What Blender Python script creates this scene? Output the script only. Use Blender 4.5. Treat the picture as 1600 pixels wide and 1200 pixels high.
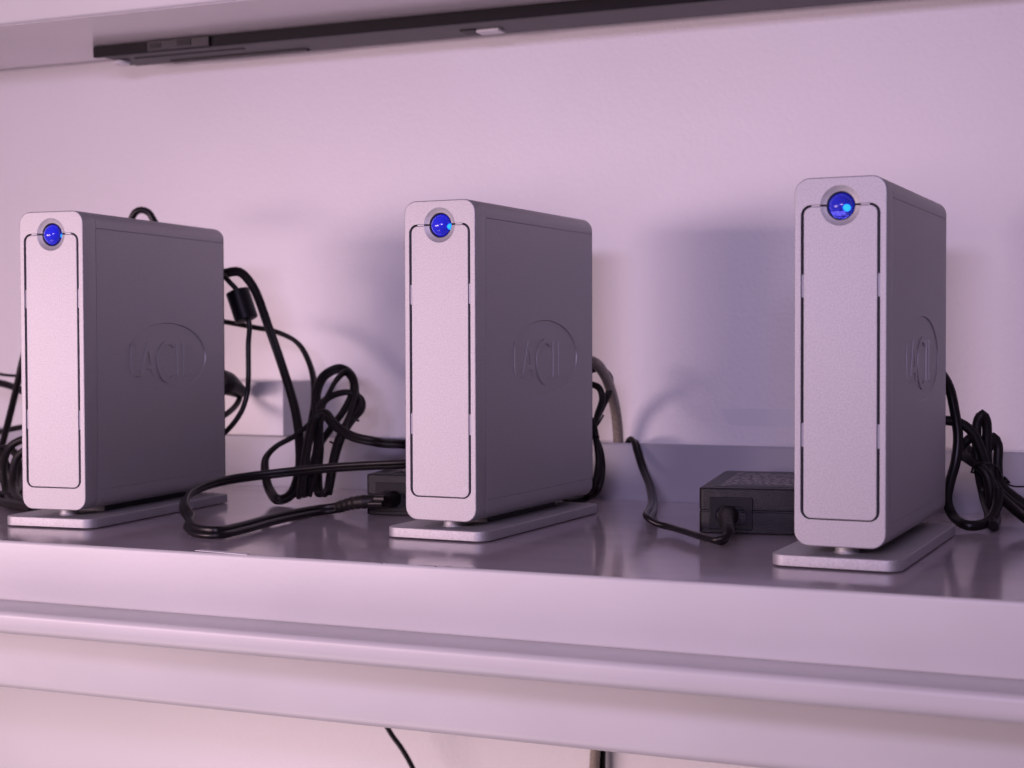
import bpy, bmesh, math, random
from mathutils import Vector, Matrix
random.seed(4)
for o in list(bpy.data.objects): bpy.data.objects.remove(o)
SC = bpy.context.scene
COL = SC.collection
S = 0.001                                   # all lengths below are millimetres

# ------------------------------------------------------------------ camera
cam = bpy.data.cameras.new('camera')
cam.sensor_width = 36.0
cam.lens = 36.0 * 2429.53 / 1600
cam.clip_start = 0.01; cam.clip_end = 50
cam.dof.use_dof = True; cam.dof.focus_distance = 0.775; cam.dof.aperture_fstop = 13
co = bpy.data.objects.new('camera', cam); COL.objects.link(co)
PITCH, YAW, ROLL = -0.0274, 0.4054, -0.0034
_fw = Vector((-math.sin(YAW)*math.cos(PITCH), math.cos(YAW)*math.cos(PITCH), math.sin(PITCH)))
_rt = Vector((math.cos(YAW), math.sin(YAW), 0)); _up = _rt.cross(_fw)
_r2 = math.cos(ROLL)*_rt + math.sin(ROLL)*_up; _u2 = math.cos(ROLL)*_up - math.sin(ROLL)*_rt
co.matrix_world = Matrix(((_r2.x,_u2.x,-_fw.x,.33867),(_r2.y,_u2.y,-_fw.y,-.69807),(_r2.z,_u2.z,-_fw.z,.09906),(0,0,0,1)))
SC.camera = co

# ------------------------------------------------------------------ light
w = bpy.data.worlds.new('World'); SC.world = w; w.use_nodes = True
w.node_tree.nodes['Background'].inputs[0].default_value = (.90,.62,1,1)
w.node_tree.nodes['Background'].inputs[1].default_value = 0.115
def area(name, loc, target, sx, sy, power, col, spread=180):
    l = bpy.data.lights.new(name, 'AREA'); l.shape = 'RECTANGLE'; l.size = sx; l.size_y = sy
    l.energy = power; l.color = col; l.spread = math.radians(spread)
    o = bpy.data.objects.new(name, l); COL.objects.link(o); o.location = loc
    d = (Vector(target)-Vector(loc)).normalized()
    o.rotation_euler = d.to_track_quat('-Z','Y').to_euler()
    return o
area('warm_lamp', (-.75,-.95,.10), (-.06,.12,-.01), .90, .20, 2.35, (1,.70,.80), 74)
area('ceiling_lamp', (.30,-1.12,.345), (-.03,.2,.14), .42, .09, 1.35, (.76,.60,1), 84)
area('floor_bounce', (-.50,-.45,-.80), (-.25,.245,-.2), .7, .45, 1.6, (1,.77,.80), 120)

SC.render.engine = 'CYCLES'; SC.cycles.caustics_reflective = False
SC.view_settings.view_transform = 'Standard'; SC.view_settings.look = 'None'
SC.view_settings.exposure = -0.08; SC.view_settings.gamma = 1

# ------------------------------------------------------------------ materials
def mat(name, base, rough=.5, metal=0, **k):
    m = bpy.data.materials.new(name); m.use_nodes = True
    n = m.node_tree.nodes; l = m.node_tree.links; b = n['Principled BSDF']
    b.inputs['Base Color'].default_value = (*base, 1)
    b.inputs['Roughness'].default_value = rough; b.inputs['Metallic'].default_value = metal
    for kk, v in k.get('inp', {}).items(): b.inputs[kk].default_value = v
    tc = n.new('ShaderNodeTexCoord')
    def noise(scale, detail=2, dist=0, stretch=None):
        t = n.new('ShaderNodeTexNoise'); t.inputs['Scale'].default_value = scale; t.inputs['Detail'].default_value = detail
        if stretch:
            mp = n.new('ShaderNodeMapping'); mp.inputs['Scale'].default_value = stretch
            l.new(tc.outputs['Object'], mp.inputs[0]); l.new(mp.outputs[0], t.inputs['Vector'])
        else: l.new(tc.outputs['Object'], t.inputs['Vector'])
        return t
    nrm = None
    if 'bevel' in k:
        bv = n.new('ShaderNodeBevel'); bv.samples = 4; bv.inputs[0].default_value = k['bevel']*S; nrm = bv.outputs[0]
    for sc, dist, st in k.get('bumps', []):
        bp = n.new('ShaderNodeBump'); bp.inputs['Strength'].default_value = st; bp.inputs['Distance'].default_value = dist*S
        l.new(noise(sc).outputs[0], bp.inputs['Height'])
        if nrm: l.new(nrm, bp.inputs['Normal'])
        nrm = bp.outputs[0]
    if nrm: l.new(nrm, b.inputs['Normal'])
    if 'var' in k:                                     # (scale, darkest factor, stretch)
        sc, lo, st = k['var']
        t = noise(sc, 5, 0, st); r = n.new('ShaderNodeMapRange')
        r.inputs[1].default_value = .3; r.inputs[2].default_value = .7; r.inputs[3].default_value = lo; r.inputs[4].default_value = 1.0
        l.new(t.outputs[0], r.inputs[0])
        v = n.new('ShaderNodeVectorMath'); v.operation = 'SCALE'; v.inputs[0].default_value = base
        l.new(r.outputs[0], v.inputs['Scale']); l.new(v.outputs[0], b.inputs['Base Color'])
    if 'rvar' in k:
        sc, lo, hi, st = k['rvar']
        t = noise(sc, 6, 0, st); r = n.new('ShaderNodeMapRange')
        r.inputs[1].default_value = .3; r.inputs[2].default_value = .7; r.inputs[3].default_value = lo; r.inputs[4].default_value = hi
        l.new(t.outputs[0], r.inputs[0]); l.new(r.outputs[0], b.inputs['Roughness'])
    return m
def emat(name, col, strength):
    m = bpy.data.materials.new(name); m.use_nodes = True
    b = m.node_tree.nodes['Principled BSDF']; b.inputs['Base Color'].default_value = (col[0]*.2,col[1]*.2,col[2]*.2,1)
    b.inputs['Emission Color'].default_value = (*col,1); b.inputs['Emission Strength'].default_value = strength
    return m
M = {}
M['wall'] = mat('wall_paint', (.86,.845,.84), .5, bumps=[(330,.4,.75),(90,.6,.3)], var=(5,.94,None))
M['paint'] = mat('shelf_enamel', (.61,.605,.605), .38, bumps=[(420,.12,.35)], bevel=.8, var=(11,.92,(1,2,2)))
M['top'] = mat('shelf_top_enamel', (.52,.46,.49), .2, bumps=[(40,.04,.12)], var=(14,.88,(1,2.5,1)), rvar=(20,.09,.16,(1,2,1)))
M['flange'] = mat('shelf_flange_enamel', (.42,.42,.47), .38, bumps=[(260,.2,.25)], bevel=.6, var=(12,.9,None))
ALU = dict(bumps=[(1800,.11,.6)], var=(1500,.76,None))
M['alu'] = mat('blasted_aluminium', (.475,.47,.485), .55, .6, bevel=.25, **ALU)
M['alu_panel'] = mat('blasted_aluminium_panel', (.475,.47,.485), .55, .6, **ALU)
M['alu_smooth'] = mat('turned_aluminium', (.6,.6,.62), .4, .8)
M['dark_gap'] = mat('dark_recess', (.012,.010,.02), .6)
M['gap_shade'] = mat('gap_shade_tone', (.05,.05,.055), .6)  # dark tone standing in for the shadow beneath the drive body
M['clip'] = mat('grey_clip', (.32,.32,.38), .4)
M['pipe'] = mat('clear_light_guide', (.62,.60,.64), .15, inp={'Coat Weight':.5})
M['rubber'] = mat('black_pvc', (.007,.006,.0065), .36, bumps=[(500,.1,.3)], inp={'Specular IOR Level':.32})
M['rubber2'] = mat('black_pvc_matt', (.008,.0065,.0065), .5, bumps=[(500,.1,.3)], inp={'Specular IOR Level':.3})
M['grey_cable'] = mat('smoky_cable_jacket', (.40,.345,.28), .35, bumps=[(700,.3,.6)], var=(900,.45,None))
M['adapter'] = mat('black_textured_plastic', (.006,.006,.008), .42, bumps=[(1500,.3,1.0)], bevel=.8, inp={'Specular IOR Level':.28})
M['adapter_smooth'] = mat('black_smooth_plastic', (.006,.006,.008), .42, bevel=.4, inp={'Specular IOR Level':.22})
M['wplastic'] = mat('white_plastic', (.72,.71,.71), .4, bevel=1.2)
M['rail'] = mat('black_rail_steel', (.006,.005,.006), .5, bevel=.5, inp={'Specular IOR Level':.15})
M['rail_under'] = mat('dark_rail_zinc', (.034,.028,.032), .5, .1, bevel=.4, var=(40,.8,None))
M['rail_dark'] = mat('rail_slot', (.008,.007,.009), .6)
M['patch'] = mat('pale_patch', (.80,.80,.82), .3)
M['label'] = mat('paper_label', (.85,.84,.84), .6)
M['cup'] = emat('blue_lit_cup', (.04,.05,1.0), .4)
_n = M['cup'].node_tree.nodes; _l = M['cup'].node_tree.links
_tc = _n.new('ShaderNodeTexCoord'); _sp = _n.new('ShaderNodeSeparateXYZ'); _l.new(_tc.outputs['Object'], _sp.inputs[0])
_ab = _n.new('ShaderNodeMath'); _ab.operation = 'ABSOLUTE'; _l.new(_sp.outputs[0], _ab.inputs[0])
_mr = _n.new('ShaderNodeMapRange'); _mr.inputs[1].default_value = 0; _mr.inputs[2].default_value = .006; _mr.inputs[3].default_value = .10; _mr.inputs[4].default_value = 1.7
_l.new(_ab.outputs[0], _mr.inputs[0]); 
_mz = _n.new('ShaderNodeMapRange'); _mz.inputs[1].default_value = .1535; _mz.inputs[2].default_value = .1585; _mz.inputs[3].default_value = .04; _mz.inputs[4].default_value = 1.0
_l.new(_sp.outputs[2], _mz.inputs[0]); _mm = _n.new('ShaderNodeMath'); _mm.operation = 'MULTIPLY'
_l.new(_mr.outputs[0], _mm.inputs[0]); _l.new(_mz.outputs[0], _mm.inputs[1]); _l.new(_mm.outputs[0], _n['Principled BSDF'].inputs['Emission Strength'])
M['led'] = emat('cyan_led', (.015,.33,.95), 4.5)
def glass():
    m = bpy.data.materials.new('blue_lens'); m.use_nodes = True
    b = m.node_tree.nodes['Principled BSDF']
    b.inputs['Base Color'].default_value = (.20,.22,.75,1); b.inputs['Transmission Weight'].default_value = .9; b.inputs['Coat Weight'].default_value = .12; b.inputs['Coat Roughness'].default_value = .2
    b.inputs['Roughness'].default_value = .12; b.inputs['IOR'].default_value = 1.46
    return m
M['lens'] = glass()
M['print'] = mat('grey_print', (.30,.28,.29), .5)

# ------------------------------------------------------------------ helpers
def link(name, me, m, parent=None, smooth=35):
    me.update()
    for p in me.polygons: p.use_smooth = True
    me.set_sharp_from_angle(angle=math.radians(smooth))
    o = bpy.data.objects.new(name, me); COL.objects.link(o)
    if m is not None and not me.materials: me.materials.append(m)
    o.parent = parent
    return o
def finish(name, bm, m, parent=None, smooth=35):
    bmesh.ops.recalc_face_normals(bm, faces=bm.faces[:])
    me = bpy.data.meshes.new(name); bm.to_mesh(me); bm.free()
    return link(name, me, m, parent, smooth)
def tag(o, label, cat, group=None):
    o['label'] = label; o['category'] = cat
    if group: o['group'] = group
    return o
def thing(name, label, cat, loc=(0,0,0), rz=0, group=None):
    o = bpy.data.objects.new(name, None); COL.objects.link(o); o.empty_display_size = .02
    o.location = [v*S for v in loc]; o.rotation_euler = (0,0,rz)
    return tag(o, label, cat, group)
def V(x, y, z): return Vector((x*S, y*S, z*S))
def box(bm, x0, x1, y0, y1, z0, z1):
    v = [bm.verts.new(V(x,y,z)) for x in (x0,x1) for y in (y0,y1) for z in (z0,z1)]
    for f in ((0,1,3,2),(4,6,7,5),(0,4,5,1),(2,3,7,6),(0,2,6,4),(1,5,7,3)): bm.faces.new([v[i] for i in f])
def bevel_all(bm, r, seg=2, ang=30):
    es = [e for e in bm.edges if len(e.link_faces)==2 and e.calc_face_angle(0) > math.radians(ang)]
    bmesh.ops.bevel(bm, geom=es, offset=r*S, segments=seg, profile=.5, affect='EDGES')
def rr(w, h, r, n=6):                                 # rounded rectangle outline, centred
    pts = []
    for cx, cy, a0 in ((w/2-r,h/2-r,0),(-w/2+r,h/2-r,90),(-w/2+r,-h/2+r,180),(w/2-r,-h/2+r,270)):
        for i in range(n+1):
            a = math.radians(a0+90*i/n); pts.append((cx+r*math.cos(a), cy+r*math.sin(a)))
    return pts
def loft(bm, rings, caps=True):                       # rings: lists of mm points
    R = [[bm.verts.new(V(*p)) for p in ring] for ring in rings]
    k = len(R[0])
    for a, b in zip(R, R[1:]):
        for i in range(k): bm.faces.new((a[i], a[(i+1)%k], b[(i+1)%k], b[i]))
    if caps: bm.faces.new(R[0][::-1]); bm.faces.new(R[-1])
    return R
def rr_prism_y(bm, w, h, r, y0, y1, cz, fil=0, filb=0, n=6, cx=0):
    prof = []
    if fil: prof += [(y0, fil), (y0+fil*.13, fil*.5), (y0+fil*.5, fil*.13), (y0+fil, 0)]
    else: prof += [(y0, 0)]
    if filb: prof += [(y1-filb, 0), (y1-filb*.5, filb*.13), (y1-filb*.13, filb*.5), (y1, filb)]
    else: prof += [(y1, 0)]
    loft(bm, [[(cx+x, y, cz+z) for x, z in rr(w-2*i, h-2*i, max(.05, r-i), n)] for y, i in prof])
def rr_prism_z(bm, w, h, r, z0, z1, cx=0, cy=0, fil=0, n=6):
    prof = [(z0, fil*.5), (z0+fil*.5, 0), (z1-fil, 0), (z1-fil*.5, fil*.13), (z1-fil*.13, fil*.5), (z1, fil)] if fil else [(z0,0),(z1,0)]
    loft(bm, [[(cx+x, cy+y, z) for x, y in rr(w-2*i, h-2*i, max(.05, r-i), n)] for z, i in prof])
def lathe_y(bm, prof, cx, cz, n=40, close=True):      # prof: (radius, y)
    rings = [[(cx+r*math.cos(2*math.pi*i/n), y, cz+r*math.sin(2*math.pi*i/n)) for i in range(n)] for r, y in prof]
    loft(bm, rings, close)
def catmull(P, step=2.0):
    P = [Vector(p) for p in P]; Q = [P[0]*2-P[1]] + P + [P[-1]*2-P[-2]]; out = []
    for i in range(1, len(Q)-2):
        p0, p1, p2, p3 = Q[i-1:i+3]
        n = max(2, int((p2-p1).length/step))
        t0 = 0; t1 = max(.01,(p1-p0).length)**.5; t2 = t1+max(.01,(p2-p1).length)**.5; t3 = t2+max(.01,(p3-p2).length)**.5
        for k in range(n):
            t = t1+(t2-t1)*k/n
            A1 = p0*((t1-t)/(t1-t0))+p1*((t-t0)/(t1-t0)); A2 = p1*((t2-t)/(t2-t1))+p2*((t-t1)/(t2-t1)); A3 = p2*((t3-t)/(t3-t2))+p3*((t-t2)/(t3-t2))
            B1 = A1*((t2-t)/(t2-t0))+A2*((t-t0)/(t2-t0)); B2 = A2*((t3-t)/(t3-t1))+A3*((t-t1)/(t3-t1))
            out.append(B1*((t2-t)/(t2-t1))+B2*((t-t1)/(t2-t1)))
    out.append(P[-1]); return out
def section(kind, r):
    if kind == 'round': return [(r*math.cos(2*math.pi*i/12), r*math.sin(2*math.pi*i/12)) for i in range(12)]
    pts = []                                          # twin core: two lobes side by side
    for sx in (1, -1):
        for i in range(9):
            a = math.radians(-155+310*i/8); pts.append((sx*r*.98+sx*r*math.cos(a), sx*r*math.sin(a)))
    return pts
def sweep(bm, P, r, kind='round', ref=(0,0,1), radii=None, step=2.0, smooth=True, roll=0):
    C = catmull(P, step) if smooth else [Vector(p) for p in P]
    T = [(C[min(i+1,len(C)-1)]-C[max(i-1,0)]).normalized() for i in range(len(C))]
    a = T[0].cross(Vector(ref)); a = a.normalized() if a.length > 1e-3 else T[0].orthogonal().normalized()
    a = math.cos(roll)*a + math.sin(roll)*T[0].cross(a)
    rings = []
    for i, c in enumerate(C):
        a = (a - T[i]*a.dot(T[i])).normalized()
        b = T[i].cross(a)
        rad = r if radii is None else radii(i/(len(C)-1))
        rings.append([tuple(c+a*u+b*v) for u, v in section(kind, rad)])
    loft(bm, rings)
def copy_tree(o, parent=None):
    c = o.copy(); COL.objects.link(c); c.parent = parent
    for ch in list(o.children): copy_tree(ch, c)
    return c
def boolean(o, cutters):                              # bake boolean cuts into the mesh
    for c in cutters:
        m = o.modifiers.new('b', 'BOOLEAN'); m.operation = 'DIFFERENCE'; m.object = c; m.solver = 'EXACT'
    bpy.context.view_layer.update()
    dg = bpy.context.evaluated_depsgraph_get()
    me = bpy.data.meshes.new_from_object(o.evaluated_get(dg)); old = o.data
    o.modifiers.clear(); o.data = me; me.name = old.name
    for p in me.polygons: p.use_smooth = True
    me.set_sharp_from_angle(angle=math.radians(30))
    for p in me.polygons:
        if abs(p.normal.y) > .9995: p.use_smooth = False

# ------------------------------------------------------------------ setting: wall
bm = bmesh.new(); box(bm, -1500, 1200, 245, 265, -800, 900)
o = finish('wall', bm, M['wall']); o['kind'] = 'structure'


# ------------------------------------------------------------------ lower shelf
shelf = thing('shelf', 'white enamelled metal shelf carrying the three silver drives', 'shelf')
X0, X1 = -900, 800
bm = bmesh.new(); box(bm, X0, X1, -84.4, 218.8, -3, 0)
finish('shelf_top', bm, M['top'], shelf)
def prof_x(bm, prof):                                 # extrude a closed (y,z) outline along the shelf
    xs = (X0, X1); loft(bm, [[(x, y, z) for y, z in prof] for x in xs])
def arc(cy, cz, r, a0, a1, n=6): return [(cy+r*math.cos(math.radians(a0+(a1-a0)*i/n)), cz+r*math.sin(math.radians(a0+(a1-a0)*i/n))) for i in range(n+1)]
bm = bmesh.new()
prof_x(bm, arc(-84.5,-1.3,1.6,90,180) + arc(-84.9,-28.4,1.2,180,270,4) + [(-84.2,-29.6),(-84.2,-27),(-82,-25),(-82,-3.2),(-84.4,-3.2),(-84.4,.3)])
finish('front_fascia', bm, M['paint'], shelf)
bm = bmesh.new()
prof_x(bm, [(-76,-28.2),(-83.5,-28.2),(-84.5,-29.7)] + arc(-95.4,-35.5,2.8,76,180,6) + arc(-92.2,-38.6,6.0,180,262,7) + [(-70,-44.7),(-70,-28.2)])
finish('front_bead', bm, M['paint'], shelf)
bm = bmesh.new()
prof_x(bm, [(-25,-47.2)] + arc(-19,-86,6.0,180,275,7) + [(-15,-92),(-15,-47.2)])
finish('under_panel', bm, M['paint'], shelf)
bm = bmesh.new(); box(bm, X0, X1, -69.5, 200, -47, -44)
finish('shelf_bottom', bm, M['paint'], shelf)
bm = bmesh.new()
prof_x(bm, [(219,-3.4),(219,34.2)] + arc(220.4,34.3,1.2,180,0,6) + [(221.8,-3.4)])
finish('back_flange', bm, M['flange'], shelf)
# nicks in the enamel along the front edge
for (x, y, ang, ln) in [(2,-84.2,.7,4),(8,-84.5,-.5,5),(14,-85,.9,3.5),(33,-84.6,.3,4.5),(38,-85,-1.0,3),(43,-84.4,.5,3)]:
    bm = bmesh.new()
    d = Vector((math.cos(ang), math.sin(ang)*.35, 0))*ln
    sweep(bm, [(x,y,.24),(x+d.x*.5,y+d.y*.5+.2,.26),(x+d.x,y+d.y,.22)], .13, step=1)
    finish('edge_nick', bm, M['rail_under'], shelf)

# ------------------------------------------------------------------ upper shelf with its black rail
up = thing('upper_shelf', 'underside and front edge of the pale shelf overhead', 'shelf', (0,0,303.5))
bm = bmesh.new(); box(bm, X0, X1, 100, 224, 0, 3); bevel_all(bm, .5)
finish('underside', bm, mat('upper_shelf_enamel', (.74,.71,.72), .22, bumps=[(200,.15,.2)], var=(10,.92,None)), up)
bm = bmesh.new(); prof_x(bm, [(98.8,1.0),(98.2,2),(98.2,60),(99.8,60),(99.8,3.2),(99.8,.6),(99.2,.5)])
finish('front_lip', bm, M['paint'], up)

rail = thing('mounting_rail', 'black metal rail with a bracket fixed under the upper shelf', 'rail', (-352,180,296))
L = 700
bm = bmesh.new()
loft(bm, [[(x,y,z) for y,z in ((0,0),(0,7.3),(42,7.3),(42,1.2),(38,1.2),(38,1.8),(4,1.8),(4,0))] for x in (0,L)]); 
finish('rail_channel', bm, M['rail'], rail)
bm = bmesh.new(); box(bm, 6, L, 4.2, 41.5, .3, 1.1); bevel_all(bm, .3)
finish('rail_cover', bm, M['rail_under'], rail)
bm = bmesh.new(); box(bm, 24, 112, 14, 17.5, -.3, .28); bevel_all(bm, .25); finish('slot', bm, M['rail_dark'], rail)
bm = bmesh.new(); box(bm, 40, 150, 33, 38, -.9, .28); bevel_all(bm, .4); finish('lock_strip', bm, M['rail_under'], rail)
bm = bmesh.new(); box(bm, 47, 96, -2.2, -.05, .5, 6.6); bevel_all(bm, .5)
br = finish('bracket', bm, M['rail_under'], rail)
for x0, x1, z0, z1 in ((49,58,2,5),(71,82,2,5.8)):
    bm = bmesh.new(); box(bm, x0, x1, -2.7, -2.25, z0, z1); bevel_all(bm, .2); finish('bracket_slot', bm, M['rail_dark'], br)
bm = bmesh.new(); rr_prism_z(bm, 11, 11, 5.4, -2.4, .25, 9, 20, .8, 8); finish('stop_button', bm, M['wplastic'], rail)
bm = bmesh.new(); box(bm, 270, 280, 20, 32, -.6, .28); finish('notch', bm, M['rail_dark'], rail)
bm = bmesh.new(); box(bm, 280.5, 296, 22, 32, -1.6, .25); bevel_all(bm, .5); finish('clip', bm, M['wplastic'], rail)

# ------------------------------------------------------------------ external drives
H0, HT, W, D = 9.4, 169.4, 40.0, 150.4
CZ = (H0+HT)/2; HH = HT-H0; R = 6.6
def make_drive(label):
    t = thing('external_drive', label, 'hard drive', group='silver external drives on the shelf')
    # bezel
    bm = bmesh.new(); rr_prism_y(bm, W, HH, R, 0, 11.7, CZ, .55, .15, 8)
    bez = finish('bezel', bm, M['alu'], t)
    zb, zt = 21.1, 157.7; oc = (zb+zt)/2
    bm = bmesh.new(); rr_prism_y(bm, 34.4, zt-zb, 4.4, -3, 2.6, oc); c1 = finish('cut', bm, None)
    BZ = 157.0
    bm = bmesh.new(); lathe_y(bm, [(10.87,-1.0),(8.8,0),(6.32,1.2),(6.25,1.21),(6.25,10.5)], 0, BZ, 48); c2 = finish('cut', bm, None)
    boolean(bez, [c1, c2])
    # dark floor of the door gap
    bm = bmesh.new()
    outer = [(x, 2.55, oc+z) for x, z in rr(34.3, zt-zb-.1, 4.4, 8)]
    vs = [bm.verts.new(V(*p)) for p in outer]; f = bm.faces.new(vs)
    r = bmesh.ops.extrude_face_region(bm, geom=[f]); bmesh.ops.translate(bm, verts=[g for g in r['geom'] if isinstance(g, bmesh.types.BMVert)], vec=V(0,-.15,0))
    gf = finish('gap_floor', bm, M['dark_gap'], t)
    bm = bmesh.new(); lathe_y(bm, [(6.3,-3),(6.3,12)], 0, BZ, 48); c3 = finish('cut', bm, None); boolean(gf, [c3])
    # door
    bm = bmesh.new(); pz0, pz1 = 21.55, 156.85
    rr_prism_y(bm, 31.9, pz1-pz0, 3.4, .05, 2.35, (pz0+pz1)/2, .3, 0, 8)
    door = finish('front_door', bm, M['alu'], t); boolean(door, [c2])
    for c in (c1, c2, c3): bpy.data.objects.remove(c)
    for sx in (-1, 1):
        for z0, z1 in ((117.7,127.6),(52.7,63)):
            bm = bmesh.new(); box(bm, min(sx*16.05,sx*17.1), max(sx*16.05,sx*17.1), .6, 2.3, z0, z1); finish('door_clip', bm, M['clip'], t)
        bm = bmesh.new(); box(bm, min(sx*8.9,sx*12.6), max(sx*8.9,sx*12.6), .3, 2.3, 156.98, 157.55); finish('light_guide', bm, M['pipe'], t)
    # power button: clear blue dome over a lamp
    bm = bmesh.new(); n = 20
    lathe_y(bm, [(.05,-2.15)]+[(5.75*math.sin(a), 3.6-5.75*math.cos(a)) for a in [math.radians(9+81*i/n) for i in range(n+1)]]+[(5.75,9.5)], 0, BZ, 48)
    btn = finish('power_button', bm, M['lens'], t, 50)
    bm = bmesh.new(); lathe_y(bm, [(6.2,4.2),(6.2,10.3),(.05,10.3),(.05,9.7),(5.9,9.65),(5.95,5.4),(5.95,4.2)], 0, BZ, 40, False); finish('lamp_cup', bm, M['cup'], btn)
    bm = bmesh.new(); lathe_y(bm, [(.05,6.7),(.45,6.85),(.7,7.3),(.7,7.8),(.45,8.2),(.05,8.35)], 0, BZ, 16); finish('lamp', bm, M['led'], btn)
    bm = bmesh.new(); lathe_y(bm, [(5.8,2.4),(5.85,1.7),(6.2,1.6),(6.24,2.2),(6.24,4.0),(5.8,4.0),(5.8,2.4)], 0, BZ, 48, False); finish('button_ring', bm, M['dark_gap'], btn)
    # case
    zs0, zs1 = H0+10.2, HT-8.8
    out = rr(W, HH, R, 8); prof = []
    hw = W/2
    k = len(out)
    # walk the outline (counter clockwise from the right), inserting the seam notches
    right_low = [(hw, H0-CZ+R)]
    pts = [(x, z+CZ) for x, z in out]
    tr, tl, bl, brr = pts[:9], pts[9:18], pts[18:27], pts[27:]
    prof = [(hw-1.2, zs0+.2), (hw-1.2, zs1-.2), (hw-.5, zs1), (hw-.03, zs1+.12)] + tr + tl + [(-hw, zs1+.3), (-hw+.3, zs1), (-hw, zs1-.3), (-hw, zs0+.3), (-hw+.5, zs0), (-hw, zs0-.3)] + bl + brr + [(hw-.03, zs0-.12), (hw-.5, zs0)]
    bm = bmesh.new(); loft(bm, [[(x, y, z) for x, z in prof] for y in (12.05, D-2)]); finish('case', bm, M['alu'], t, 25)
    # inner shell closing the joint behind the bezel
    bm = bmesh.new(); rr_prism_y(bm, W-.5, HH-.5, R-.25, 11.72, 12.03, CZ); finish('joint', bm, M['alu_smooth'], t)
    # side panel with the recessed oval
    ec, ez, ea, eb = 83.5, 90.5, 43.0, 20.0
    y0, y1, z0, z1 = 12.05, D-2, zs0+.1, zs1-.1
    N = 96; bm = bmesh.new(); oring = []; iring = []
    for i in range(N):
        a = 2*math.pi*i/N; dy, dz = ea*math.cos(a), eb*math.sin(a)
        s = min([((y1 if dy > 0 else y0)-ec)/dy if abs(dy) > 1e-6 else 1e9, ((z1 if dz > 0 else z0)-ez)/dz if abs(dz) > 1e-6 else 1e9])
        oring.append((ec+dy*s, ez+dz*s)); iring.append((ec+dy, ez+dz))
    for cy_, cz_ in ((y0,z0),(y0,z1),(y1,z0),(y1,z1)):            # snap the nearest samples to the corners
        j = min(range(N), key=lambda q: (oring[q][0]-cy_)**2+(oring[q][1]-cz_)**2); oring[j] = (cy_, cz_)
    def shr(pr, s): return [(ec+(a-ec)*(1-s/ea), ez+(b-ez)*(1-s/eb)) for a, b in pr]
    loft(bm, [[(hw-1.1, a, b) for a, b in oring], [(hw, a, b) for a, b in oring], [(hw, a, b) for a, b in iring],
              [(hw-.62, a, b) for a, b in shr(iring, .3)]], False)
    fl = [v for v in bm.verts[-N:]] if False else None
    bm.verts.ensure_lookup_table(); bm.faces.new(bm.verts[-N:])
    sp = finish('side_panel', bm, M['alu_panel'], t, 20)
    def letter(polys):
        bm = bmesh.new(); es = []
        for P in polys:
            vs = [bm.verts.new(V(hw-.63, a, b)) for a, b in P]
            es += [bm.edges.new((vs[i], vs[(i+1)%len(vs)])) for i in range(len(vs))]
        bmesh.ops.triangle_fill(bm, edges=es, use_beauty=True)
        r = bmesh.ops.extrude_face_region(bm, geom=bm.faces[:])
        bmesh.ops.translate(bm, verts=[g for g in r['geom'] if isinstance(g, bmesh.types.BMVert)], vec=V(.62,0,0))
        finish('logo_letter', bm, M['alu_panel'], sp, 20)
    letter([[(45.2,99.2),(48.4,99.2),(48.4,82.6),(54.5,82.6),(54.5,80.2),(45.2,80.2)]])
    letter([[(54.6,80.0),(61.6,99.4),(64.6,99.4),(71.2,80),(68,80),(66.6,84),(59.3,84),(57.9,80)], [(62.9,94.5),(60.3,86.6),(65.6,86.6)]])
    ca = [math.radians(52+256*i/26) for i in range(27)]
    letter([[(84+11.6*math.cos(a), 88+12.4*math.sin(a)) for a in ca]+[(84.3+8.6*math.cos(a), 88+10.0*math.sin(a)) for a in ca[::-1]]])
    letter([[(94,99),(97.4,99),(97.4,79.6),(94,79.6)]])
    letter([[(101,99),(113,99),(113,96.6),(104.2,96.6),(104.2,90.7),(111.5,90.7),(111.5,88.3),(104.2,88.3),(104.2,82),(113,82),(113,79.6),(101,79.6)]])
    # back
    bm = bmesh.new(); rr_prism_y(bm, W-.8, HH-.8, R-.4, D-1.95, D, CZ, 0, .6, 8); finish('back_plate', bm, M['adapter_smooth'], t)
    # foot
    bm = bmesh.new(); rr_prism_z(bm, 57, 148.6, 7.0, .6, 5.6, -1.6, 70, .5, 8); foot = finish('base_plate', bm, M['alu'], t)
    for y in (14, 128):
        bm = bmesh.new()
        prof = [(5.6,5.4),(5.5,5.9),(5.1,6.1),(5.1,9.6)]
        loft(bm, [[(r*math.cos(2*math.pi*i/28), y+r*math.sin(2*math.pi*i/28), z) for i in range(28)] for r, z in prof]); finish('post', bm, M['alu'], t)
    bm = bmesh.new(); box(bm, -9, 9, 34, 120, 5.5, 9.5); bevel_all(bm, .5); finish('gap_shade_block', bm, M['gap_shade'], t)  # added block, coloured dark as the shade between body and base plate
    for x in (-20, 20):
        for y in (4, 136):
            bm = bmesh.new(); loft(bm, [[(x+4*math.cos(2*math.pi*i/16), y+4*math.sin(2*math.pi*i/16), z) for i in range(16)] for z in (.02,.65)]); finish('rubber_foot', bm, M['rubber2'], foot)
    return t
LAB = ['leftmost silver hard drive, with a black ferrite cord behind it',
       'middle silver hard drive, between the front cord loop and the cord over the flange',
       'rightmost silver hard drive, nearest and largest, beside the dark power adapter']
d1 = make_drive(LAB[0])
places = [(-216.4,-29.4,.074),(0,0,-.0419),(204.2,-26.2,-.031)]
for i, (x, y, a) in enumerate(places):
    d = d1 if i == 0 else copy_tree(d1)
    d.location = (x*S, y*S, 0); d.rotation_euler = (0,0,a); d['label'] = LAB[i]

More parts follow.
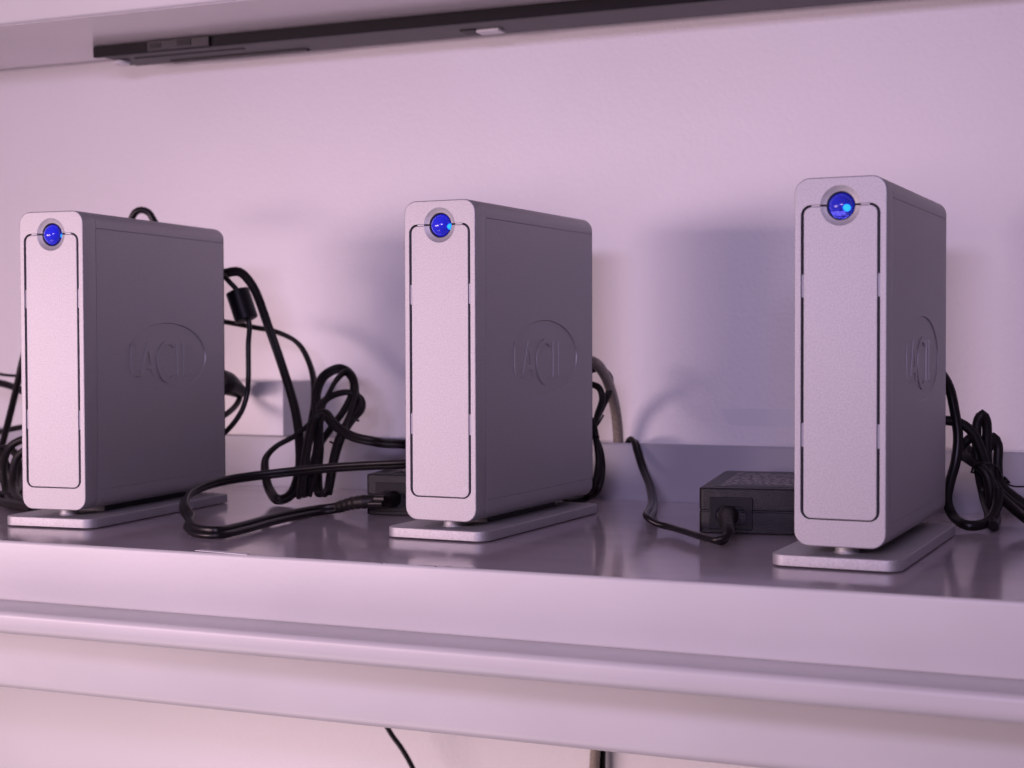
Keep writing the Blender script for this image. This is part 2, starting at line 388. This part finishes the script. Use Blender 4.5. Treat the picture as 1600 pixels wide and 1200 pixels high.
# ------------------------------------------------------------------ power adapters
def make_adapter(label):
    t = thing('power_adapter', label, 'power adapter', group='black power adapters behind the drives')
    bm = bmesh.new(); rr_prism_z(bm, 58, 107, 2.5, .4, 11.6, 29, 53.5, .5, 4); lo = finish('lower_shell', bm, M['adapter'], t)
    bm = bmesh.new(); rr_prism_z(bm, 58, 107, 2.5, 11.95, 23.6, 29, 53.5, 1.0, 4); finish('upper_shell', bm, M['adapter'], t)
    bm = bmesh.new(); rr_prism_z(bm, 57.2, 106.2, 2.2, 11.5, 12.1, 29, 53.5, 0, 4); finish('seam', bm, M['dark_gap'], t)
    # inlet: frame with a figure-eight opening, socket floor
    bm = bmesh.new()
    rr_prism_y(bm, 22, 16.6, .8, -.9, 1.4, 10.6, .3, 0, 3, 16.5); fr = finish('inlet_frame', bm, M['adapter_smooth'], t)
    bm = bmesh.new(); rr_prism_y(bm, 15.5, 9.5, 4.6, -3, .9, 9.6, 0, 0, 6, 16.5); c = finish('cut', bm, None); boolean(fr, [c]); bpy.data.objects.remove(c)
    bm = bmesh.new(); rr_prism_y(bm, 15.3, 9.3, 4.5, .6, .85, 9.6, 0, 0, 6, 16.5); finish('inlet_floor', bm, M['dark_gap'], fr)
    bm = bmesh.new(); box(bm, 7, 53, 8, 98, 23.6, 23.75); tp = finish('type_plate', bm, M['adapter_smooth'], t)
    bm = bmesh.new(); rnd = random.Random(7)
    for k in range(15):                                # rows of print too small to read
        x = 9.5; y = 11+k*5.7
        while x < 50:
            wd = rnd.uniform(1.5,6); box(bm, x, min(51,x+wd), y, y+rnd.choice((1.5,1.8,2.8)), 23.76, 23.8); x += wd+rnd.uniform(.8,2.5)
            if rnd.random() < .08: break
    finish('print', bm, M['print'], tp)
    return t
a3 = make_adapter('black power adapter with a grey printed top, left of the rightmost drive')
a2 = copy_tree(a3); a2['label'] = 'black power adapter half hidden behind the middle drive'
a3.location = V(112,73.4,0); a3.rotation_euler = (0,0,.146)
a2.location = V(-88,84,0); a2.rotation_euler = (0,0,.17)

# ------------------------------------------------------------------ outlet box, pale wall patch and label
ob = thing('outlet_box', 'white plastic outlet box on the wall behind the leftmost drive', 'outlet box', (-258,244.5,35.8))
bm = bmesh.new(); box(bm, -41, 41, -39.5, 0, 0, 36.5); bevel_all(bm, 1.6, 3); finish('housing', bm, M['wplastic'], ob)
bm = bmesh.new(); box(bm, -34, -8, -40.6, -39.4, 5, 32); bevel_all(bm, .5); finish('socket_plate', bm, M['wplastic'], ob)
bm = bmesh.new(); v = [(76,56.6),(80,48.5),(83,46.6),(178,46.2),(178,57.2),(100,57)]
loft(bm, [[(x, y, z) for x, z in v] for y in (244.9, 244.6)]); tag(finish('wall_patch', bm, M['patch']), 'pale flat patch on the wall left of the rightmost drive', 'patch')  # thin pale patch on the wall, slanted at its left end
bm = bmesh.new(); loft(bm, [[(-89.5,-82.2,z),(-58.5,-85.6,z),(-60.5,-81.0,z),(-88.5,-78.2,z)] for z in (.3,.55)])
tag(finish('paper_label', bm, M['label']), 'thin white paper label lying along the front shelf edge', 'label')

# ------------------------------------------------------------------ cables
P = {}
P["cord_front"]=[(-67.0,66.3,10.5),(-76.7,67.8,10.0),(-88.0,69.1,8.0),(-100.0,72.8,5.0),(-109.3,68.5,3.6),(-110.9,43.4,3.6),(-109.1,14.2,3.6),(-104.4,-17.8,3.6),(-104.5,-41.0,3.6),(-116.6,-40.1,3.6),(-131.1,-27.5,4.5),(-146.1,-5.0,5.5),(-158.9,8.0,9.2),(-172.1,30.0,12.9),(-179.8,58.0,15.6),(-179.2,85.0,17.5),(-153.8,105.0,20.9),(-120.2,110.0,24.5),(-77.6,112.0,27.5),(-53.2,120.0,28.7)]
P["bundle_left"]=[(-234.1,150.0,141.6),(-229.7,156.0,143.8),(-222.9,162.0,144.7),(-217.1,168.0,136.1),(-211.0,178.0,108.6),(-198.9,177.8,78.0),(-184.0,165.6,55.6),(-172.1,151.1,36.2),(-162.2,133.6,17.6),(-160.7,122.0,6.0),(-162.6,111.1,3.4),(-176.5,122.4,8.1),(-186.7,133.6,18.0),(-191.7,143.2,26.5),(-188.9,150.8,32.9),(-176.8,154.4,39.9),(-165.0,156.6,50.2),(-161.1,164.6,62.1),(-160.6,179.4,75.2),(-158.3,187.1,79.6),(-151.2,185.4,75.1),(-145.3,176.2,63.9),(-142.3,160.6,50.4),(-141.4,144.4,36.4),(-139.1,132.2,20.4),(-136.8,122.7,7.5),(-142.0,124.7,6.0),(-150.9,136.9,16.9),(-159.0,153.4,34.3),(-169.0,168.3,51.6),(-176.7,180.8,66.8),(-176.5,191.4,77.4),(-168.9,196.7,81.5),(-159.6,195.4,77.4),(-154.2,189.8,69.2),(-155.7,179.6,55.4),(-159.5,171.4,45.5),(-162.5,157.8,31.9),(-158.8,142.6,17.0),(-155.0,131.4,6.9),(-159.3,133.3,8.9),(-169.2,152.5,28.0),(-175.9,172.0,47.2),(-180.8,184.6,61.2),(-191.7,199.1,81.8),(-203.6,202.0,98.4),(-218.5,198.0,106.2),(-228.5,190.0,108.8),(-242.7,175.0,112.6),(-247.0,165.0,113.8)]
P["bundle_left_extra"]=[(-145.3,115.0,6.0),(-146.8,124.6,18.8),(-152.1,140.1,37.3),(-159.4,154.3,52.4),(-161.9,163.6,60.9),(-158.3,171.2,65.2),(-151.2,178.5,66.7),(-143.9,179.5,63.0),(-140.7,174.6,57.1),(-141.9,165.0,50.6),(-142.3,154.1,42.7),(-143.9,147.2,29.8),(-142.5,138.9,15.8),(-141.7,133.4,6.0)]
P["bundle_left_out"]=[(-145.8,108.4,5.8),(-150.0,118.6,19.1),(-156.0,135.1,37.5),(-158.3,147.6,51.9),(-153.5,148.9,54.7),(-142.4,143.0,48.0),(-127.9,138.1,41.5),(-112.0,139.1,38.2),(-116.6,188.0,33.5),(-93.1,194.0,32.5),(-73.5,200.0,29.3)]
P["ferrite_cord"]=[(-229.7,140.0,141.9),(-226.5,146.0,142.9),(-222.9,150.0,138.1),(-217.5,152.0,131.5),(-213.7,152.0,121.6),(-209.4,152.0,111.7),(-210.1,152.0,96.9),(-209.0,150.0,76.4),(-210.0,150.0,66.2),(-212.4,146.0,54.0),(-218.7,138.0,42.0),(-222.9,132.0,38.2)]
P["ferrite"]=[(-218.4,152.0,132.7),(-210.9,152.0,112.9)]
P["plug"]=[(-245.7,170.0,74.1),(-244.4,180.0,71.3),(-244.9,196.0,65.6)]
P["plug_cord"]=[(-244.9,196.0,64.8),(-243.0,190.0,58.9),(-240.0,170.0,51.3),(-241.8,160.0,48.7)]
P["top_loop"]=[(-303.6,150.0,173.4),(-298.9,150.0,180.4),(-295.7,150.0,185.0),(-291.3,151.0,186.6),(-287.2,153.0,184.9),(-283.4,154.0,178.9),(-278.9,154.0,172.0)]
P["left1"]=[(-373.7,140.0,105.9),(-381.6,140.0,88.6),(-388.5,142.0,71.2),(-400.7,148.0,48.9),(-414.8,156.0,28.2),(-424.4,154.9,3.4)]
P["left2"]=[(-469.4,190.0,79.5),(-451.6,190.0,77.3),(-438.1,188.0,76.0),(-411.1,180.0,75.4)]
P["left3"]=[(-460.4,180.0,75.1),(-441.0,178.0,71.6),(-426.0,174.0,69.6),(-414.5,170.0,67.5),(-391.4,160.0,62.7)]
P["left4"]=[(-456.5,175.0,31.1),(-439.0,175.0,34.7),(-421.8,172.0,37.9),(-396.0,165.0,41.9)]
P["left5"]=[(-318.7,80.0,39.6),(-332.9,80.0,37.7),(-340.4,78.0,32.8),(-339.9,72.0,21.1),(-331.4,65.0,6.7),(-290.5,27.0,4.0),(-268.8,20.3,4.0)]
P["left6"]=[(-310.3,70.0,34.0),(-319.6,68.0,32.3),(-325.0,66.0,26.0),(-321.5,60.0,12.6),(-297.3,37.6,5.0),(-273.6,25.9,4.0)]
P["left7"]=[(-388.3,100.0,34.4),(-369.5,98.0,29.9),(-358.5,95.0,22.1),(-348.8,92.0,6.9),(-284.7,30.7,5.0)]
P["left9"]=[(-404.8,118.0,23.5),(-384.0,116.0,19.9),(-370.4,112.0,14.6),(-357.9,106.0,6.3),(-288.9,44.1,7.0)]
P["left10"]=[(-399.5,112.0,12.1),(-374.4,108.0,9.8),(-351.5,93.8,3.4),(-275.2,27.9,6.0)]
P["left11"]=[(-392.2,104.0,18.0),(-377.0,104.0,25.2),(-363.5,102.0,30.7),(-351.7,98.0,26.2),(-344.6,92.0,13.3),(-320.0,57.6,5.0),(-345.5,69.4,5.0),(-388.0,99.2,5.0)]
P["left8"]=[(-364.5,73.4,6.0),(-324.4,45.7,4.0),(-294.4,25.4,4.0),(-265.2,10.6,4.0)]
P["grey"]=[(9.6,160.0,84.3),(14.2,166.0,87.7),(18.4,172.0,86.5),(19.7,184.0,80.5),(17.2,206.0,67.9),(14.2,224.0,52.0),(13.0,231.0,35.4),(11.8,233.0,15.0),(4.0,234.0,-71.3),(-4.1,233.0,-170.7),(-5.5,233.0,-199.8)]
P["b2a"]=[(3.2,182.0,74.7),(8.5,190.0,80.7),(13.7,196.0,82.2),(18.5,200.0,76.7),(17.7,200.0,68.0),(15.1,192.0,56.6),(14.9,178.0,47.2),(13.8,170.0,39.2)]
P["b2b"]=[(4.7,178.0,72.5),(11.4,182.0,73.2),(15.8,188.0,70.7),(17.8,188.0,64.5),(16.7,182.0,53.9),(17.6,174.0,44.7),(20.9,176.0,33.2),(21.4,178.0,21.6),(20.4,174.0,10.7),(9.2,184.2,4.0),(3.7,164.0,3.4)]
P["b2c"]=[(10.5,168.0,58.3),(17.9,170.0,50.7),(19.9,172.0,39.2),(21.1,172.0,25.8),(19.7,168.0,13.5),(-0.7,197.1,4.0),(-4.1,178.9,4.0)]
P["flange_cord"]=[(-0.8,238.0,-200.7),(-1.6,238.0,-171.7),(3.8,237.0,-71.8),(14.1,235.0,6.7),(18.7,233.0,29.4),(22.9,227.0,36.3),(28.1,219.0,36.5),(31.9,214.0,29.8),(36.1,210.0,21.5),(45.2,196.0,12.3),(57.1,165.7,6.0),(79.2,95.8,8.0),(87.7,66.5,7.0),(91.9,65.2,5.0),(99.4,62.3,4.0),(115.4,42.9,4.0),(130.5,24.6,4.0),(138.8,17.6,4.0),(140.9,20.3,5.0),(141.2,23.6,8.0)]
P["right_main"]=[(218.9,140.0,86.0),(223.0,146.0,81.5),(226.8,150.0,73.7),(229.5,152.0,60.4),(231.2,152.0,47.8),(230.2,150.0,34.4),(227.8,146.0,23.4),(227.1,142.0,14.3),(230.6,138.0,7.1),(239.4,129.1,3.4),(248.2,136.0,4.7),(251.9,146.0,12.5),(252.1,150.0,20.5)]
P["right1"]=[(219.2,150.0,56.6),(225.6,152.0,56.2),(231.9,154.0,54.9),(237.9,156.0,50.1),(242.3,158.0,40.2),(244.8,160.0,29.6),(246.9,162.0,15.8),(249.6,162.0,4.7),(250.7,133.6,3.4),(246.9,154.0,8.1),(248.0,152.0,19.2),(245.3,152.0,29.2),(237.7,156.0,34.5),(231.7,164.0,38.2),(232.2,168.0,42.8),(237.3,170.0,46.9),(240.6,170.0,44.2),(243.8,166.0,30.8),(249.8,160.0,18.5),(261.7,150.0,9.1),(280.8,105.6,3.4)]
P["right2"]=[(251.6,131.0,3.4),(242.3,168.0,16.8),(240.1,164.0,31.5),(239.3,164.0,46.3),(239.9,164.0,55.9),(242.2,164.0,59.4),(244.0,166.0,55.5),(244.2,168.0,41.0),(245.2,168.0,28.0),(251.3,164.0,18.2),(262.6,158.0,10.0),(277.8,147.4,3.4)]
P["right3"]=[(228.7,180.0,43.4),(232.4,178.0,40.1),(239.8,172.0,34.4),(244.7,172.0,40.8),(246.8,174.0,46.6),(249.0,176.0,42.3),(249.2,174.0,31.1),(251.0,170.0,22.1),(260.4,164.0,14.4),(277.0,158.0,4.9)]
P["tie_right"]=[(238.4,150.0,29.2),(239.9,148.0,32.7),(246.0,146.0,34.7),(251.3,148.0,32.4),(252.4,156.0,27.8)]
P["tie_right_end"]=[(245.0,170.0,28.8),(249.8,172.0,18.5),(253.2,174.0,21.2),(257.7,176.0,20.1),(265.7,178.0,20.2)]
P["tie_left"]=[(-149.3,137.7,47.8),(-146.5,142.3,53.2),(-138.6,140.4,46.3),(-135.7,145.7,45.2),(-138.0,153.0,48.8),(-136.2,156.3,50.3),(-132.8,157.7,49.5)]
P["tie_left2"]=[(-143.4,139.1,37.5),(-141.5,142.1,36.2),(-139.9,145.8,35.6)]
P["under"]=[(-140.8,200.0,-147.0),(-135.9,205.0,-159.6),(-130.0,208.0,-169.0),(-122.6,210.0,-182.3),(-114.7,212.0,-200.3)]
def tube(name, keys, r, kind, ref, m, parent=None, roll=0):
    bm = bmesh.new()
    for k in keys: sweep(bm, P[k], r, kind, ref, roll=roll)
    return finish(name, bm, M[m], parent, 45)
def cord(name, label, keys, r, kind='round', ref=(0,1,0), m='rubber', cat='cable'):
    """one mesh when the cord is bare"""
    return tag(tube(name, keys, r, kind, ref, m), label, cat)
def cord_thing(name, label, keys, r, kind='round', ref=(0,1,0), m='rubber', cat='cable', roll=0):
    t = thing(name, label, cat, P[keys[0]][0])
    o = tube('cord', keys, r, kind, ref, m, None, roll); o.parent = t; o.matrix_parent_inverse = Matrix.Translation(t.location).inverted()
    return t
def part(name, t, pts, r, m='rubber2', radii=None, kind='round', ref=(0,1,0), step=1.0):
    bm = bmesh.new(); sweep(bm, pts, r, kind, ref, radii, step)
    o = finish(name, bm, M[m], None, 50); o.parent = t; o.matrix_parent_inverse = Matrix.Translation(t.location).inverted()
    return o
TR = 1.62
# cord of the middle drive's adapter
t = cord_thing('power_cable', 'black twin power cord looping on the shelf between left and middle drives', ['cord_front'], 1.75, 'twin', (0,0,1), cat='power cord', roll=-.9)
part('plug', t, [(-71.8,88.5,9.7),(-72.2,80,9.9),(-73.8,72,10),(-80,67.5,9.6),(-88,68.6,8.4),(-99,72.2,5.4)], 5, radii=lambda u: 4.7-1.2*u-(.35 if int(u*22)%2 and u > .45 else 0))
# tied bundle
t = cord_thing('power_cable', 'black twin power cord tied in a coiled bundle right of the left drive', ['bundle_left','bundle_left_extra','bundle_left_out'], TR, 'twin', (0,1,0), 'rubber2', cat='power cord')
part('twist_tie', t, P['tie_left'], .7); part('twist_tie', t, P['tie_left2'], .6)
# ferrite cord
t = cord_thing('ferrite_cable', 'thin black cable with a fat ferrite bead behind the left drive', ['ferrite_cord'], 1.7)
a, b = P['ferrite']; a = Vector(a); b = Vector(b)
part('ferrite_bead', t, [tuple(a+(b-a)*i/12) for i in range(13)], 8, 'adapter_smooth', lambda u: 7.6*min(1,.62+3.5*min(u,1-u)**.6))
t = cord_thing('plug_cable', 'black plug on a short cable at the white outlet box', ['plug_cord'], 2.0)
part('plug', t, P['plug'], 6, 'adapter_smooth', lambda u: 8.2-5.0*max(0,u-.3))
cord('cable', 'black cable loop peeking over the top of the leftmost drive', ['top_loop'], 2.3)
cord('cable', 'thick black cable slanting down at the left picture edge', ['left1'], 2.4)
cord('cable', 'thin black cable, upper one crossing the wall left of the leftmost drive', ['left2'], 1.1)
cord('cable', 'thick black cable just below the thin one left of the leftmost drive', ['left3'], 2.6)
cord('cable', 'black cable, lowest one crossing the wall left of the leftmost drive', ['left4'], 2.0)
cord('cable', 'black cables coiled on the shelf left of the leftmost drive', ['left5','left6','left7','left8','left9','left10','left11'], 2.5, m='rubber2')
# behind the middle drive
cord('signal_cable', 'smoky grey cable arching behind the middle drive and down the wall', ['grey'], 3.3, m='grey_cable')
t = cord_thing('power_cable', 'black cables bundled behind the right side of the middle drive', ['b2a','b2b','b2c'], 2.0, cat='power cord', m='rubber2')
part('twist_tie', t, [(17.5,174,47),(20.5,172,49),(22.2,174,52.5),(23.4,175,55)], .6); part('twist_tie', t, [(16,169,44),(20.5,168,43.5),(22,170,42)], .9)
# cord over the flange into the right adapter
t = cord_thing('power_cable', 'black twin power cord hanging over the back flange into the right adapter', ['flange_cord'], TR, 'twin', (0,1,0), cat='power cord')
part('plug', t, [(127.0,78,9.8),(129.0,66,10),(132.5,52,9.8),(136.5,39,9.0),(140.5,26,8.0)], 5, radii=lambda u: 5.0-1.7*u-(.4 if int(u*30)%2 and u > .4 else 0))
# right
t = cord_thing('cable_bundle', 'black round cable coiled and tied right of the rightmost drive', ['right1','right2','right3'], 2.6, m='rubber2')
part('twist_tie', t, P['tie_right']+[(250,172,27),(240,173,27),P['tie_right'][0]], .55); part('twist_tie', t, P['tie_right_end'], .5)
part('tie_end', t, [(250.5,172,21),(252.6,172.5,22.5),(254.4,173,24)], 1.8, radii=lambda u: 1.2+1.2*u)
cord('cable', 'smooth black cable curving down from behind the rightmost drive to the shelf', ['right_main'], 2.7)
cord('cable', 'thin black cable slanting down the wall beneath the shelf', ['under'], 1.7)
